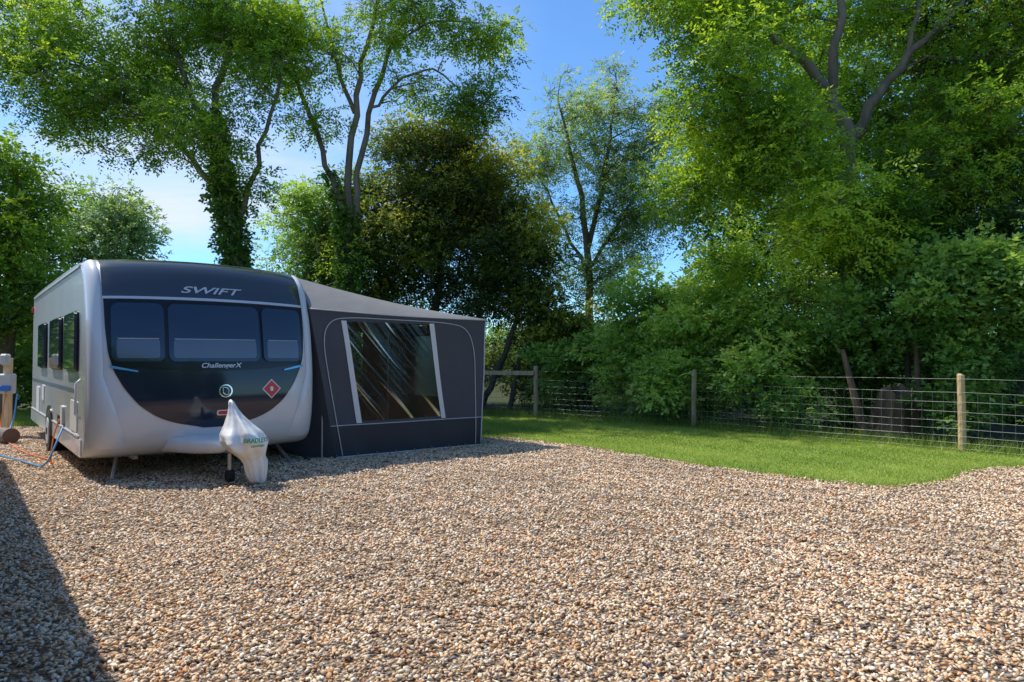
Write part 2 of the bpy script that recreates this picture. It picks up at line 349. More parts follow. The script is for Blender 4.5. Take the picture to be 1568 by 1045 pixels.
tree('ash_tree',[
 [(-4.05,17,0,.22),(-4.1,17,3,.19),(-4.15,17,5.4,.14),(-3.95,17,7.9,.11),(-3.65,17,9.4,.08),(-3.1,17,11.4,.05),(-3.0,16.6,13.4,.03)],
 [(-4.0,17,4.6,.14),(-3.85,17,6.2,.11),(-3.4,17,8.4,.09),(-2.7,17,10.1,.06),(-2.1,17,11.4,.03)],
 [(-4.1,17,4.8,.12),(-4.7,17,6.5,.10),(-5.2,17,7.8,.08),(-5.6,17,9.0,.06),(-6.1,17,10.6,.03)],
 [(-3.95,17,7.6,.09),(-4.5,17,9.1,.06),(-4.9,17,10.8,.03)],
 [(-3.6,17,7.6,.06),(-2.6,17,8.7,.045),(-1.6,16.9,8.6,.03),(-.9,16.9,7.7,.015)],
 [(-3.1,17,9.2,.05),(-1.9,17,10.0,.035),(-.9,17,9.9,.02)]],
 [(-2.5,17,10.0,1.4,1.2,1.0,24,.55),(-1.0,17,7.8,.85,.7,.7,15,.4),(-.9,17,9.4,.85,.7,.6,12,.5),(-5.5,17,9.3,1.1,1.1,1.3,18,.6),(-3.7,17,11.6,2.2,1.5,1.0,26,.6),
  (-5.0,17,7.4,.7,.7,.6,6,.5),(-2.4,17,8.3,.9,.8,.5,8,.5),(-4.2,17,9.0,1.0,1.0,1.0,6,.55),(-4.5,17,3.5,.7,.7,.7,6,.35),(-3.0,16.3,13.4,2.6,1.8,1.4,26,.5)],A,  # last lobe: crown above the frame, added to throw shade on the lawn
 ivy=[((-4.05,17,0),(-4.1,17,3),.30,2400),((-4.1,17,3),(-4.15,17,5.2),.20,1500),((-4.1,17,4.8),(-4.6,17,6.2),.12,250)],ivymat=IV,csize=.55,sp=48,lr=.68,ll=.095,lw=.042)
tree('holm_oak_tree',[
 [(-2.2,19,0,.2),(-2.3,19,1.8,.17),(-2.0,19,3.4,.13),(-2.1,19,5.6,.07)],
 [(-1.6,19,0,.14),(-1.1,19,1.8,.12),(-.9,19,3.2,.08),(-.5,19,4.6,.05)],
 [(-.9,19.2,0,.12),(-.1,19.1,1.7,.1),(.2,19,3.0,.07),(.3,19,3.9,.04)],
 [(-.1,19.2,0,.1),(.3,19,1.6,.07),(.9,19,2.9,.04)],
 [(-3.0,19,0,.13),(-3.4,19,2.2,.11),(-3.8,19,4.2,.06)]],
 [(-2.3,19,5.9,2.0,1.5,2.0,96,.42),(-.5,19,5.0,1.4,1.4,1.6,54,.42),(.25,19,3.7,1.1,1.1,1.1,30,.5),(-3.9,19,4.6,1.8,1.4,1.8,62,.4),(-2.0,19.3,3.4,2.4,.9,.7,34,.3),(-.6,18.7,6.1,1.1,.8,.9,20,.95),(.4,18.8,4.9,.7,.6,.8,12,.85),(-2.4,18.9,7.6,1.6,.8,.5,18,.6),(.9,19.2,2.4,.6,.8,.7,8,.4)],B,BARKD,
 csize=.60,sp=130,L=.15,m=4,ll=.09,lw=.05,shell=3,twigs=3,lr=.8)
tree('hawthorn_tree',[
 [(-5.4,19.5,0,.14),(-5.3,19.5,2.5,.11),(-5.4,19.5,5,.05)]],
 [(-5.5,19.3,4.6,1.3,1.3,1.5,38,.5),(-4.6,19,5.9,.8,.8,.8,14,.4),(-5.9,19,5.6,.7,.7,.7,12,.8),(-5.4,19,3,1.3,1,1.0,18,.3)],C,BARKD,csize=.55,sp=95,L=.14,m=4,ll=.09,lw=.05)
tree('willow_tree',[
 [(2.55,22,0,.2),(2.5,22,3.5,.17),(2.35,22,6.5,.12),(1.8,22,8.6,.07),(1.5,22,10,.03)],
 [(2.45,22,5.0,.12),(3.0,22,7.4,.09),(3.3,22,9.2,.05),(3.4,22,10.8,.025)],
 [(2.5,22,4,.09),(1.6,22,5.9,.06),(.9,22,7.4,.03)],
 [(2.5,22,4.4,.09),(3.6,22,6.0,.06),(4.4,22,7.4,.03)]],
 [(2.3,22,9.6,1.7,1.4,1.5,30,.55),(3.4,22,8.2,1.5,1.3,1.5,32,.5),(1.2,22,7.7,1.1,1,1.3,18,.6),(3.5,22,5.8,1.4,1.1,1.5,36,.5),(1.6,22,5.6,.7,1,1.0,9,.5),(2.6,22,4.2,1.2,1,.9,22,.5),(4.6,22,8.6,1,1,1.2,16,.5),(4.6,22,6.6,.9,.9,1.2,14,.5)],G,
 csize=.58,sp=54,L=.24,m=6,ll=.10,lw=.04,twigs=8,lr=.75)
tree('ash_tree',[
 [(7.1,14,0,.27),(7.05,14,2.6,.24),(7.05,14,4.8,.21),(6.9,14,6.2,.18),(6.35,14,7.4,.13),(5.4,13.9,8.0,.09),(4.6,13.8,8.8,.06),(3.9,13.8,10,.03)],
 [(6.95,14,5.8,.16),(7.45,14,6.7,.12),(8.4,14,7.9,.09),(9.5,14,8.9,.06),(10.6,14,10.2,.04),(11.6,14,11.8,.02)],
 [(6.6,14,6.9,.13),(6.7,14,8.0,.11),(6.85,14,9.6,.08),(7,14,11.5,.05),(7.1,14.2,13,.02)],
 [(8.2,14,7.7,.07),(8.6,14.2,9.2,.05),(9.0,14.4,11,.02)],
 [(9.2,14,8.7,.05),(10.3,13.8,8.7,.035),(11.3,13.6,8.3,.015)],
 [(6.9,14,5.0,.1),(6.0,13.7,5.5,.07),(5.0,13.5,6.2,.05),(4.2,13.4,6.9,.025)],
 [(7.1,14,4.2,.09),(8.2,13.8,5.0,.06),(9.3,13.6,5.9,.03)]],
 [(4.0,13.9,8.9,1.4,1.3,1.3,34,.6),(5.7,14.7,9.4,1.6,1.0,1.3,32,.6),(8.4,14.9,9.6,2.2,1.0,1.5,44,.55),(4.3,13.5,6.5,1.2,1.2,1.4,36,.6),(5.3,13.6,5.5,1.0,1.1,1.2,28,.65),
  (5.8,12.9,4.2,1.0,.8,1.0,22,.95),(9.3,13.6,6.2,1.4,1.2,1.6,40,.45),(6.5,14.6,12,3.6,1.8,1.3,40,.6),(10.6,13.6,8.2,1.6,1.3,2.0,38,.45),(7.3,15.3,7.0,1.8,.5,1.6,26,.45),(4.0,14.5,5.2,1.0,1.0,1.0,16,.5),
  (7.0,13.3,4.2,1.1,.6,.8,18,.5),(8.1,13.6,5.3,.6,.5,.6,8,.4)],A,
 ivy=[((7.1,14,0),(7.05,14,4.4),.30,2000)],ivymat=IV,csize=.56,sp=62,lr=.85,ll=.095,lw=.042)
tree('ash_tree',[
 [(6.5,20,0,.25),(6.6,20,4,.2),(6.8,20,8,.12),(7,20,12,.05)],[(12,19.5,0,.25),(12,19.5,5,.18),(12,19.5,11,.05)]],
 [(6.8,19.6,6.6,2.0,1.0,2.4,40,.48),(9.2,19.6,9.5,2.6,1.0,3.0,46,.48),(12.5,19.5,8.5,2.8,1.0,4.0,60,.45),(8.8,19.8,4.5,3.0,.8,2.2,50,.4)],A,BARKD,csize=.85,sp=55,L=.26,m=5,ll=.15,lw=.075,twigs=2)
tree('oak_tree',[
 [(11,15,0,.3),(11,15,4,.25),(10.6,15,7,.15),(10.8,15,10.5,.05)]],
 [(10.6,14.6,4.6,2.2,1.4,2.2,60,.4),(11,15,8.5,2.4,1.4,2.2,50,.45),(8.4,15.5,3.8,1.8,.8,1.8,36,.35)],B,BARKD,csize=.7,sp=100,L=.16,m=4,ll=.105,lw=.058)
tree('shrub_thicket',[
 [(3.9,16,0,.07),(4,16,2,.04)],[(5.7,14.4,0,.07),(5.6,14.4,2.4,.04)],[(7.4,12.9,0,.07),(7.5,12.8,2.4,.04)],[(9.2,11.4,0,.07),(9.4,11.4,2.5,.04)],[(1.9,17.8,0,.05),(1.9,17.8,1.2,.03)],[(11.2,9.6,0,.05),(11.2,9.6,2,.03)]],
 [(1.9,17.8,1.2,1.2,.9,1.3,32,.5),(3.2,16.5,1.7,1.2,.9,1.8,48,.72),(4.5,15.5,2.0,1.2,.9,2.0,50,.75),(5.7,14.6,2.0,1.2,.9,1.9,44,.62),(6.9,13.6,2.1,1.2,.9,2.0,46,.52),(8.2,12.5,2.2,1.2,.9,2.1,50,.48),
  (9.6,11.2,2.3,1.3,.9,2.2,50,.48),(3.5,15.0,.8,.8,.45,.7,16,.75),(5.2,13.6,.8,.8,.45,.7,13,.6),(7.6,11.4,.6,.5,.35,.5,6,.5),(8.9,10.1,.7,.6,.4,.5,8,.5),(11.2,9.6,2.2,1.3,.9,2.2,34,.45),(9.0,14.2,3.0,2.5,.8,2.3,36,.42),(6.2,16,2.8,2.3,.7,2.3,36,.45)],C,BARKD,
 csize=.46,sp=105,L=.16,m=4,ll=.10,lw=.062,droop=-.1,tonejit=.26,twigs=3)
tree('hedge',[[(-3,20.5,0,.05),(-3,20.5,1.2,.03)],[(1,20.3,0,.05),(1,20.3,1.2,.03)],[(4,18.6,0,.05),(4,18.6,1.2,.03)]],
 [(-3.4,20.5,1.1,1.2,.9,1.3,24,.4),(-1.5,21,1.0,1.3,.9,1.2,22,.4),(.6,20.6,1.2,1.3,.9,1.3,30,.45),(2.2,19.6,1.4,1.2,.9,1.4,32,.5),(-5.8,19.5,1.4,1.5,.9,1.6,22,.4),(4.2,18.5,1.8,1.4,.9,1.7,28,.45)],B,BARKD,
 csize=.6,sp=110,L=.16,m=4,ll=.105,lw=.06,twigs=3)
tree('sycamore_tree',[[(-12.3,16.6,0,.2),(-12.2,16.6,3,.15),(-12,16.6,6,.05)]],
 [(-12.3,16.4,5.2,1.3,1.2,1.7,42,.45),(-12.4,16.2,3.0,1.5,1.0,1.6,42,.35)],A,csize=.6,sp=80,L=.2,m=5,ll=.1,lw=.06)
tree('poplar_tree',[[(-15.6,26,0,.2),(-15.5,26,4,.15),(-15.4,26,7.5,.05)]],
 [(-15.5,26,6.3,1.9,1.4,1.9,46,.5),(-17.6,26,5.4,1.6,1.4,1.6,26,.45),(-14.4,26,4.6,1.4,1.2,1.3,20,.4)],G,csize=.7,sp=70,L=.22,m=5,ll=.13,lw=.07)
tree('hedge',[[(-10,18,0,.05),(-10,18,1.4,.03)],[(-13.5,18,0,.05),(-13.5,18,1.4,.03)],[(-7.5,18.3,0,.05),(-7.5,18.3,1.4,.03)]],
 [(-14.0,18,1.8,1.8,1,1.8,36,.35),(-11.4,18,1.5,1.8,1,1.5,28,.3),(-8.8,18,1.5,1.8,1,1.4,24,.3),(-7,18.5,1.4,1.4,1,1.4,16,.3)],C,BARKD,
 csize=.65,sp=100,L=.16,m=4,ll=.11,lw=.065,twigs=2)
def belt(name,pts,mat,n,h,ls):
    P=[];T=[]
    for (x,y,zz,r) in pts:
        c=np.array([x,y,zz*.5]); d=rdir(n); rr=RNG.random((n,1))**.3
        q=c+d*rr*np.array([r,r*.7,zz*.55]); q[:,2]=np.abs(q[:,2]); P.append(q); T.append(np.full(n,.4+RNG.normal(0,.12))+.2*d[:,2])
    P=np.concatenate(P);T=np.concatenate(T); V,tn=make_leaves(P,rdir(len(P)),np.full(len(P),ls*1.5),3,ls,ls*.5,T)
    e=empty(name); fast_mesh('foliage',V,4,mat,e,tn)
pts=[]
for i in range(34):
    pts.append((-62+i*3.8+random.uniform(-.8,.8),42+random.uniform(-3,3),random.uniform(3.0,4.6),3.0))
belt('rear_reflection_trees',pts,C,1500,4,.32)
pts=[(-30+i*3.6+random.uniform(-.5,.5),-15+random.uniform(-1.5,1.5),random.uniform(7,10),2.9) for i in range(18)]
belt('rear_reflection_trees',pts,A,1300,4,.45)  # unseen trees behind the camera, added to darken the caravan's reflections

# ------------------------------------------------------------------ wire fence
fe=empty('wire_fence')
WOOD=pmat('weathered_wood',(.40,.31,.21),.85,0,.5,30,.3,6,stretch=(3,3,.5))
WOODL=pmat('new_wood',(.64,.45,.25),.8,0,.5,30,.25,6,stretch=(3,3,.5))
WIRE=pmat('galvanised_wire',(.30,.31,.30),.5,.5)
for k,(x,y) in enumerate(fence_line):
    V=[];F=[]; h=1.2+random.uniform(-.03,.05)
    tube(V,F,[(x,y,-.1),(x+.004,y,.5),(x+random.uniform(-.02,.02),y,h-.015),(x,y,h)],[.055,.054,.052,.044],12)
    mesh_obj('post',V,F,WOODL if k>=4 else WOOD,fe,False)
V=[];F=[]
hz=[.06,.15,.25,.36,.48,.62,.77,.92]
for (x1,y1),(x2,y2) in zip(fence_line[1:-1],fence_line[2:]):
    d=Vector((x2-x1,y2-y1,0)); Ln=d.length; o=Vector((d.y,-d.x,0)).normalized()*.062
    if o.y>0: o=-o
    seg=10
    for z in hz+[1.13]:
        tube(V,F,[Vector((x1,y1,z-(.012 if z<1 else .02)*math.sin(math.pi*i/seg)+random.uniform(-.005,.005)))+d*i/seg+o for i in range(seg+1)],.0021,4,False)
    nn=int(Ln/.15)
    for i in range(nn):
        q=Vector((x1,y1,0))+d*((i+.5)/nn)+o
        tube(V,F,[q+Vector((0,0,.06)),q+Vector((random.uniform(-.006,.006),0,.5)),q+Vector((0,0,.91))],.0017,4,False)
mesh_obj('mesh_wires',V,F,WIRE,fe)
V=[];F=[]
a=Vector((-5.5,18.5,1.08)); b=Vector((.52,16.42,1.08)); d=(b-a); M=Matrix.Rotation(math.atan2(d.y,d.x),3,'Z')
box(V,F,(a+b)/2,(d.length,.045,.1),M); mesh_obj('top_rail',V,F,WOOD,fe)
V=[];F=[];n=22
for k,(z,r) in enumerate(((-.05,.46),(.12,.36),(.35,.29),(.62,.26),(.80,.24),(.84,.17))):
    for i in range(n):
        a=2*math.pi*i/n; q=r*(1+.16*math.sin(3*a+1+z)+.11*math.sin(5*a+2)+.07*math.sin(9*a)); V.append((6.75+q*math.cos(a)+.10*z,12.25+q*math.sin(a),z+(.10*math.sin(a*2+1)+.05*math.sin(5*a) if k>2 else 0)))
    if k:
        for i in range(n): F.append(((k-1)*n+i,(k-1)*n+(i+1)%n,k*n+(i+1)%n,k*n+i))
F.append(tuple(5*n+i for i in range(n)))
tube(V,F,[(6.35,12.3,0),(6.2,12.35,.7),(6.05,12.5,1.6)],[.09,.07,.04],9); tube(V,F,[(7.15,12.2,0),(7.3,12.3,.8),(7.4,12.5,1.7)],[.08,.06,.04],9)
mesh_obj('tree_stump',V,F,pmat('old_stump_wood',(.13,.085,.055),.95,0,1,10,.5,5,stretch=(1.5,1.5,.3)))

tf=empty('shadow_caster_fence'); u0=Vector((-2.47,2.9,0)); dd=Vector((-.633,.774,0)); nn_=Vector((.774,.633,0))  # unseen board fence, added off-frame to cast the lower-left ground shadow
M=Matrix.Rotation(math.atan2(dd.y,dd.x),3,'Z')
V=[];F=[]; V2=[];F2=[]
for i in range(-38,60):
    q=u0+dd*(i*.152); box(V,F,q+Vector((0,0,1.06))+nn_*(.012 if i%2 else 0),(.16,.02,2.05),M)
for i in range(-3,6):
    box(V2,F2,u0+dd*(i*1.83)-nn_*.07+Vector((0,0,1.0)),(.1,.1,2.1),M)
for z in (.4,1.0,1.7): box(V2,F2,u0+dd*1.6-nn_*.035+Vector((0,0,z)),(14.6,.045,.08),M)
mesh_obj('boards',V,F,WOOD,tf); mesh_obj('posts_and_rails',V2,F2,WOODL,tf)

# ------------------------------------------------------------------ caravan
W_=2.68; LEN=7.0
Mc=Matrix(((.774,-.633,0,-4.75),(.633,.774,0,7.65),(0,0,1,0),(0,0,0,1)))
cv=empty('caravan'); cv.matrix_world=Mc
prf=[(.42,.27),(.20,.32),(.07,.46),(.0,.8),(.015,1.2),(.06,1.6),(.15,2.0),(.27,2.3),(.41,2.52),(.66,2.64),(1.5,2.66),(6.5,2.66),(6.9,2.58),(7.0,2.3),(7.0,.4),(6.93,.27)]
pr=chaikin(prf,3)
fr_=[q for q in pr if q[0]<1.6]; fz=np.array([q[1] for q in fr_]); fvv=np.array([q[0] for q in fr_])
def cu(u):
    a=abs(2*u/W_-1); return -.16+.16*a*a+.14*a**16
def crown(u,z):
    a=abs(2*u/W_-1); f=max(0,min(1,(z-1.9)/.6)); return f*(.06*(1-a*a)-.04*a**18)
def FS(u,z,off=0):
    v=float(np.interp(z,fz,fvv))+cu(u)
    e=.01
    dz=(float(np.interp(z+e,fz,fvv))-float(np.interp(z-e,fz,fvv)))/(2*e); du=(cu(min(W_,u+e))-cu(max(0,u-e)))/(2*e)
    n=Vector((du,-1,dz)).normalized()
    return Vector((u,v,z+crown(u,z)))+n*off
def patch(name,fn,nu,nv,off,mat,rim=-.02,sf=FS,smooth=True):
    V=[];F=[]
    for j in range(nv+1):
        for i in range(nu+1):
            u,z=fn(i/nu,j/nv); V.append(sf(u,z,off))
    id=lambda i,j:j*(nu+1)+i
    for j in range(nv):
        for i in range(nu): F.append((id(i,j),id(i+1,j),id(i+1,j+1),id(i,j+1)))
    bl=[(i,0) for i in range(nu)]+[(nu,j) for j in range(nv)]+[(i,nv) for i in range(nu,0,-1)]+[(0,j) for j in range(nv,0,-1)]
    b=len(V)
    for (i,j) in bl:
        u,z=fn(i/nu,j/nv); V.append(V[id(i,j)].copy()); V.append(sf(u,z,off+rim))
    m=len(bl)
    for k in range(m):
        k2=(k+1)%m; F.append((b+2*k,b+2*k+1,b+2*k2+1,b+2*k2))
    return mesh_obj(name,V,F,mat,cv,smooth)
def rrect(u0,u1,z0,z1,r,ul=None):
    def fn(s,t):
        t=.5-.5*math.cos(math.pi*t); z=z0+(z1-z0)*t
        d=min(z-z0,z1-z); ins=0 if d>=r else r-math.sqrt(max(0,r*r-(r-d)**2))
        a=u0+ins; b=u1-ins
        return a+(b-a)*s,z
    return fn
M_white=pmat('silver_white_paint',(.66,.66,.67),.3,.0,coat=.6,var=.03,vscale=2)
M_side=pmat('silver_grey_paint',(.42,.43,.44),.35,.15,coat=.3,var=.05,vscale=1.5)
M_roof=pmat('roof_white',(.7,.7,.7),.4)
M_navy=pmat('navy_gloss',(.014,.022,.042),.10,.0,coat=.15,spec=.4)
M_grey=pmat('graphite_gloss',(.04,.046,.055),.14,.1,coat=.6)
M_black=pmat('black_trim',(.008,.008,.010),.2,0,coat=.1,spec=.35)
M_glass=pmat('tinted_acrylic',(.014,.032,.066),.03,0,coat=.3,spec=.5)
M_blind=pmat('window_blind',(.10,.14,.20),.15,0,coat=.3,spec=.5)
M_chrome=pmat('chrome',(.75,.76,.78),.12,1)
M_silver=pmat('silver_trim',(.62,.63,.65),.3,.3)
M_blue=pmat('blue_lens',(.12,.42,.75),.15,.2,coat=1)
M_red=pmat('red_plastic',(.6,.02,.02),.3)
M_whp=pmat('white_plastic',(.75,.75,.74),.35,bump=.05,var=.05)
M_rub=pmat('rubber',(.02,.02,.02),.8,bump=.2)
M_steel=pmat('galvanised_steel',(.45,.46,.47),.45,.8,bump=.1,var=.15,vscale=12)
us=[0]+[W_*.5*(1-math.cos(math.pi*i/56)) for i in range(1,56)]+[W_]
V=[];F=[];fm=[]
npf=len(pr)
for u in us:
    a=abs(2*u/W_-1)
    for (v,z) in pr:
        fr=max(0,min(1,1-(v-.5)/2.2)); q=v+cu(u)*fr
        if v>6: q-= .12*a**12*max(0,(v-6.5)/.5)
        V.append((u,q,z+crown(u,z)))
for i in range(len(us)-1):
    for j in range(npf):
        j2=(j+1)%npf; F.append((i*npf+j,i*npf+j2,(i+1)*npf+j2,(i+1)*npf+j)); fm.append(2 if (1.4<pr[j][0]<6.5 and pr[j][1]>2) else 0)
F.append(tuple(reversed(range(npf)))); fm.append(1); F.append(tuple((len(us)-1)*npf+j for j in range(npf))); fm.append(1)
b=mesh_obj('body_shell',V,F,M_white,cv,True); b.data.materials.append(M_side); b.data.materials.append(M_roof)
b.data.polygons.foreach_set('material_index',fm)
b.data.polygons[-1].use_smooth=False; b.data.polygons[-2].use_smooth=False
mz=[.60,.63,.68,.76,.9,1.1,1.3,1.5,1.8,2.6]; mu=[1.33,1.05,.86,.68,.50,.35,.25,.20,.175,.16]
zz_=np.linspace(.6,2.6,200); mm_=np.array([float(np.interp(z,mz,mu)) for z in zz_]); ker=np.ones(11)/11; mmS=np.convolve(np.pad(mm_,5,'edge'),ker,'valid')
def margS(z): return float(np.interp(z,zz_,mmS))
def lowf(s,t):
    z=.605+(1.42-.605)*(1-math.cos(math.pi*t/2)); m_=margS(z) if t>0 else 1.32
    return m_+(W_-2*m_)*s,z
patch('front_panel_lower',lowf,44,34,.012,M_navy)
def midf(s,t):
    zb=1.36-.07*(1-(2*s-1)**2); z=zb+(2.12-zb)*t; m_=margS(z); return m_+(W_-2*m_)*s,z
patch('front_panel_mid',midf,44,14,.020,M_black)
patch('front_brow',lambda s,t:(.165+(W_-.33)*s,2.12+.028*t),44,2,.034,M_silver,-.04)
patch('front_panel_upper',lambda s,t:(.16+(W_-.32)*s,2.15+(2.60-2.15)*t),44,18,.016,M_grey)
for nm,a,b_ in(('window_side_l',.235,.765),('window_centre',.81,1.87),('window_side_r',1.915,2.445)):
    patch(nm+'_frame',rrect(a-.012,b_+.012,1.385,2.085,.09),24,20,.028,M_black,-.03)
    patch(nm,rrect(a,b_,1.40,2.07,.08),24,20,.042,M_glass,-.03)
    patch(nm+'_blind',rrect(a+.05,b_-.05,1.44,1.66,.03),14,8,.0445,M_blind,-.02)
    V=[];F=[]
    tube(V,F,[FS(a+.06+(b_-a-.12)*i/10,1.665,.048) for i in range(11)],.004,5)
    mesh_obj(nm+'_stay',V,F,M_silver,cv)
patch('marker_light_l',lambda s,t:(.22+.27*s,1.33-.05*s+.03*t*(1-.4*s)),10,3,.034,M_blue,-.02)
patch('marker_light_r',lambda s,t:(W_-.22-.27*s,1.33-.05*s+.03*t*(1-.4*s)),10,3,.034,M_blue,-.02)
def disc(name,uc,zc,r,off,mat,n=28,r0=0):
    V=[];F=[]
    R=[r0,r] if r0>0 else [r*.001,r]
    for k,rr in enumerate(R):
        for i in range(n):
            a=2*math.pi*i/n; V.append(FS(uc+rr*math.cos(a),zc+rr*math.sin(a),off))
    for i in range(n): V.append(FS(uc+r*math.cos(2*math.pi*i/n),zc+r*math.sin(2*math.pi*i/n),0))
    for i in range(n):
        i2=(i+1)%n; F.append((i,n+i,n+i2,i2)); F.append((n+i,2*n+i,2*n+i2,n+i2))
    return mesh_obj(name,V,F,mat,cv)
UB=1.44
disc('badge_face',UB,1.04,.078,.018,M_navy); disc('badge_ring',UB,1.04,.081,.022,M_chrome,28,.066)
V=[];F=[]
for sgn in(-1,1):
    p_=[FS(UB+sgn*(.045*math.cos(a)-.01),1.04+.045*math.sin(a)*(1 if sgn>0 else -1),.024) for a in np.linspace(-.6,2.4,9)]
    tube(V,F,p_,.008,6)
mesh_obj('badge_emblem',V,F,M_chrome,cv,True)
patch('hazard_diamond',lambda s,t:(2.02+((s-.5)-(t-.5))*.125,1.05+(s-.5+t-.5)*.125),4,4,.018,M_whp,-.01)
patch('hazard_diamond_face',lambda s,t:(2.02+((s-.5)-(t-.5))*.108,1.05+((s-.5)+(t-.5))*.108),4,4,.021,M_red,-.01)
patch('hazard_mark',rrect(2.0,2.04,1.02,1.08,.015),4,4,.0235,M_whp,-.01)
patch('plate',rrect(UB-.10,UB+.10,.745,.81,.02),8,6,.018,M_silver,-.01); patch('plate_face',rrect(UB-.085,UB+.085,.757,.798,.015),8,6,.021,M_red,-.01)
def text_on(name,txt,uc,zc,size,off,mat,shear=.3,sx_=1,sf=FS,parent=cv,ext=.004):
    cu_=bpy.data.curves.new(name,'FONT'); cu_.body=txt; cu_.size=size; cu_.align_x='CENTER'; cu_.extrude=ext; cu_.shear=shear; cu_.offset=size*.012
    o=bpy.data.objects.new(name,cu_); sc.collection.objects.link(o); dg=bpy.context.evaluated_depsgraph_get()
    me=bpy.data.meshes.new_from_object(o.evaluated_get(dg)); bpy.data.objects.remove(o)
    for v in me.vertices: v.co=sf(uc+v.co.x*sx_,zc+v.co.y,off+v.co.z)
    me.materials.clear(); me.materials.append(mat); return link(bpy.data.objects.new(name,me),parent)
text_on('maker_lettering','SWIFT',1.30,2.205,.105,.026,M_silver,.35,2.3)
text_on('model_lettering','ChallengerX',1.38,1.325,.08,.048,M_silver,.25,1.15)
for nm,sg in(('bezel_l',0),('bezel_r',1)):
    V=[];F=[];nu=10;nv=60
    for j in range(nv+1):
        for i in range(nu+1):
            z=.42+(2.60-.42)*j/nv; m_=min(margS(max(z,.9))-.02,.15+.30*max(0,(1.25-z)))
            u=.012+(max(.10,m_)-.012)*i/nu
            V.append(FS(u if sg==0 else W_-u,z,.004+.03*math.sin(math.pi*i/nu)**.7))
    for j in range(nv):
        for i in range(nu):
            F.append((j*(nu+1)+i,j*(nu+1)+i+1,(j+1)*(nu+1)+i+1,(j+1)*(nu+1)+i))
    mesh_obj(nm,V,F,M_white,cv,True)
SF=lambda v,z,off=0: Vector((-off,v,z))
def srect(v0,v1,z0,z1,r): 
    def fn(s,t):
        t=.5-.5*math.cos(math.pi*t); z=z0+(z1-z0)*t; d=min(z-z0,z1-z); ins=0 if d>=r else r-math.sqrt(max(0,r*r-(r-d)**2))
        return v1-ins-(v1-v0-2*ins)*s,z
    return fn
for i,(a,b_) in enumerate(((.75,1.75),(2.3,3.5),(4.3,5.3))):
    patch('side_window_frame_%d'%i,srect(a-.02,b_+.02,1.28,2.02,.08),8,16,.02,M_black,-.03,SF)
    patch('side_window_%d'%i,srect(a,b_,1.30,2.0,.07),8,16,.05,M_glass,-.04,SF)
patch('side_skirt',lambda s,t:(6.9-6.5*s,.29+.2*t),8,2,.012,M_white,-.02,SF)
patch('side_trim',lambda s,t:(6.9-6.3*s,.50+.02*t),8,2,.018,M_silver,-.02,SF)
patch('side_stripe',lambda s,t:(6.8-5.9*s,1.02+.05*t),8,2,.004,pmat('blue_grey_stripe',(.12,.16,.22),.3),-.01,SF)
patch('service_locker',srect(.75,1.35,.55,.92,.03),8,8,.012,M_whp,-.02,SF)
patch('toilet_hatch',srect(5.4,5.9,.5,.95,.03),8,8,.012,M_whp,-.02,SF)
patch('mains_socket',srect(2.0,2.2,.55,.8,.03),6,6,.03,M_whp,-.04,SF)
patch('water_inlet',srect(2.5,2.65,.5,.65,.03),6,6,.02,M_black,-.04,SF)
patch('wall_vent',srect(4.6,4.9,.75,1.0,.02),6,6,.015,M_whp,-.04,SF)
patch('awning_rail',lambda s,t:(6.6-5.9*s,2.54+.03*t),8,2,.02,M_silver,-.03,SF)
patch('side_marker',srect(6.75,6.85,2.3,2.4,.02),4,4,.03,M_red,-.04,SF)
V=[];F=[]
tube(V,F,[(-.02,.35,.75),(-.07,.35,.8),(-.07,.35,1.15),(-.02,.35,1.2)],.014,8)
mesh_obj('grab_handle',V,F,M_whp,cv,True)
def sdisc(name,vc,zc,r,o1,o0,mat,r0=.001,n=32):
    V=[];F=[]
    for (rr,o) in ((r0,o1),(r*.93,o1),(r,o1-.02),(r,o0)):
        for i in range(n):
            a=2*math.pi*i/n; V.append(SF(vc+rr*math.cos(a),zc+rr*math.sin(a),o))
    for k in range(3):
        for i in range(n):
            i2=(i+1)%n; F.append((k*n+i,(k+1)*n+i,(k+1)*n+i2,k*n+i2))
    mesh_obj(name,V,F,mat,cv)
for u_s in (0,1):
    def SFx(v,z,off=0,u_s=u_s): return Vector((-off if u_s==0 else W_+off,v,z))
    SF=SFx
    patch('wheel_arch_shade',lambda s,t:(3.75+.46*math.cos(math.pi*s)*t,.28+.44*math.sin(math.pi*s)*t),24,4,.022,M_black,-.03,SFx)  # flat black patch paints the shaded arch hollow; no opening is cut
    sdisc('tyre',3.75,.33,.33,.03,-.18,M_rub); sdisc('wheel_rim',3.75,.33,.21,.04,0,M_silver); sdisc('wheel_hub',3.75,.33,.06,.05,0,M_black)
V=[];F=[]
box(V,F,(1.35,2.0,2.77),(.95,.65,.13),bev=.05); box(V,F,(1.3,4.4,2.76),(.5,.5,.12),bev=.04); mesh_obj('rooflights',V,F,M_whp,cv)
V=[];F=[]
box(V,F,(.6,3.6,.26),(.06,6,.14)); box(V,F,(2.0,3.6,.26),(.06,6,.14)); box(V,F,(1.34,3.75,.33),(2.2,.08,.08))
mesh_obj('chassis',V,F,M_steel,cv)
V=[];F=[]
box(V,F,(1.34,3.6,.285),(2.5,6.3,.03)); mesh_obj('floor_underside',V,F,M_black,cv)
V=[];F=[]
for (u,v,du,dv) in((.38,.5,-.1,-.35),(2.3,.5,.1,-.35),(.35,6.6,-.1,.3),(2.3,6.6,.1,.3)):
    tube(V,F,[(u,v,.27),(u+du,v+dv,.03)],.024,6); box(V,F,(u+du,v+dv,.03),(.12,.12,.025))
mesh_obj('corner_steadies',V,F,M_steel,cv)
V=[];F=[]
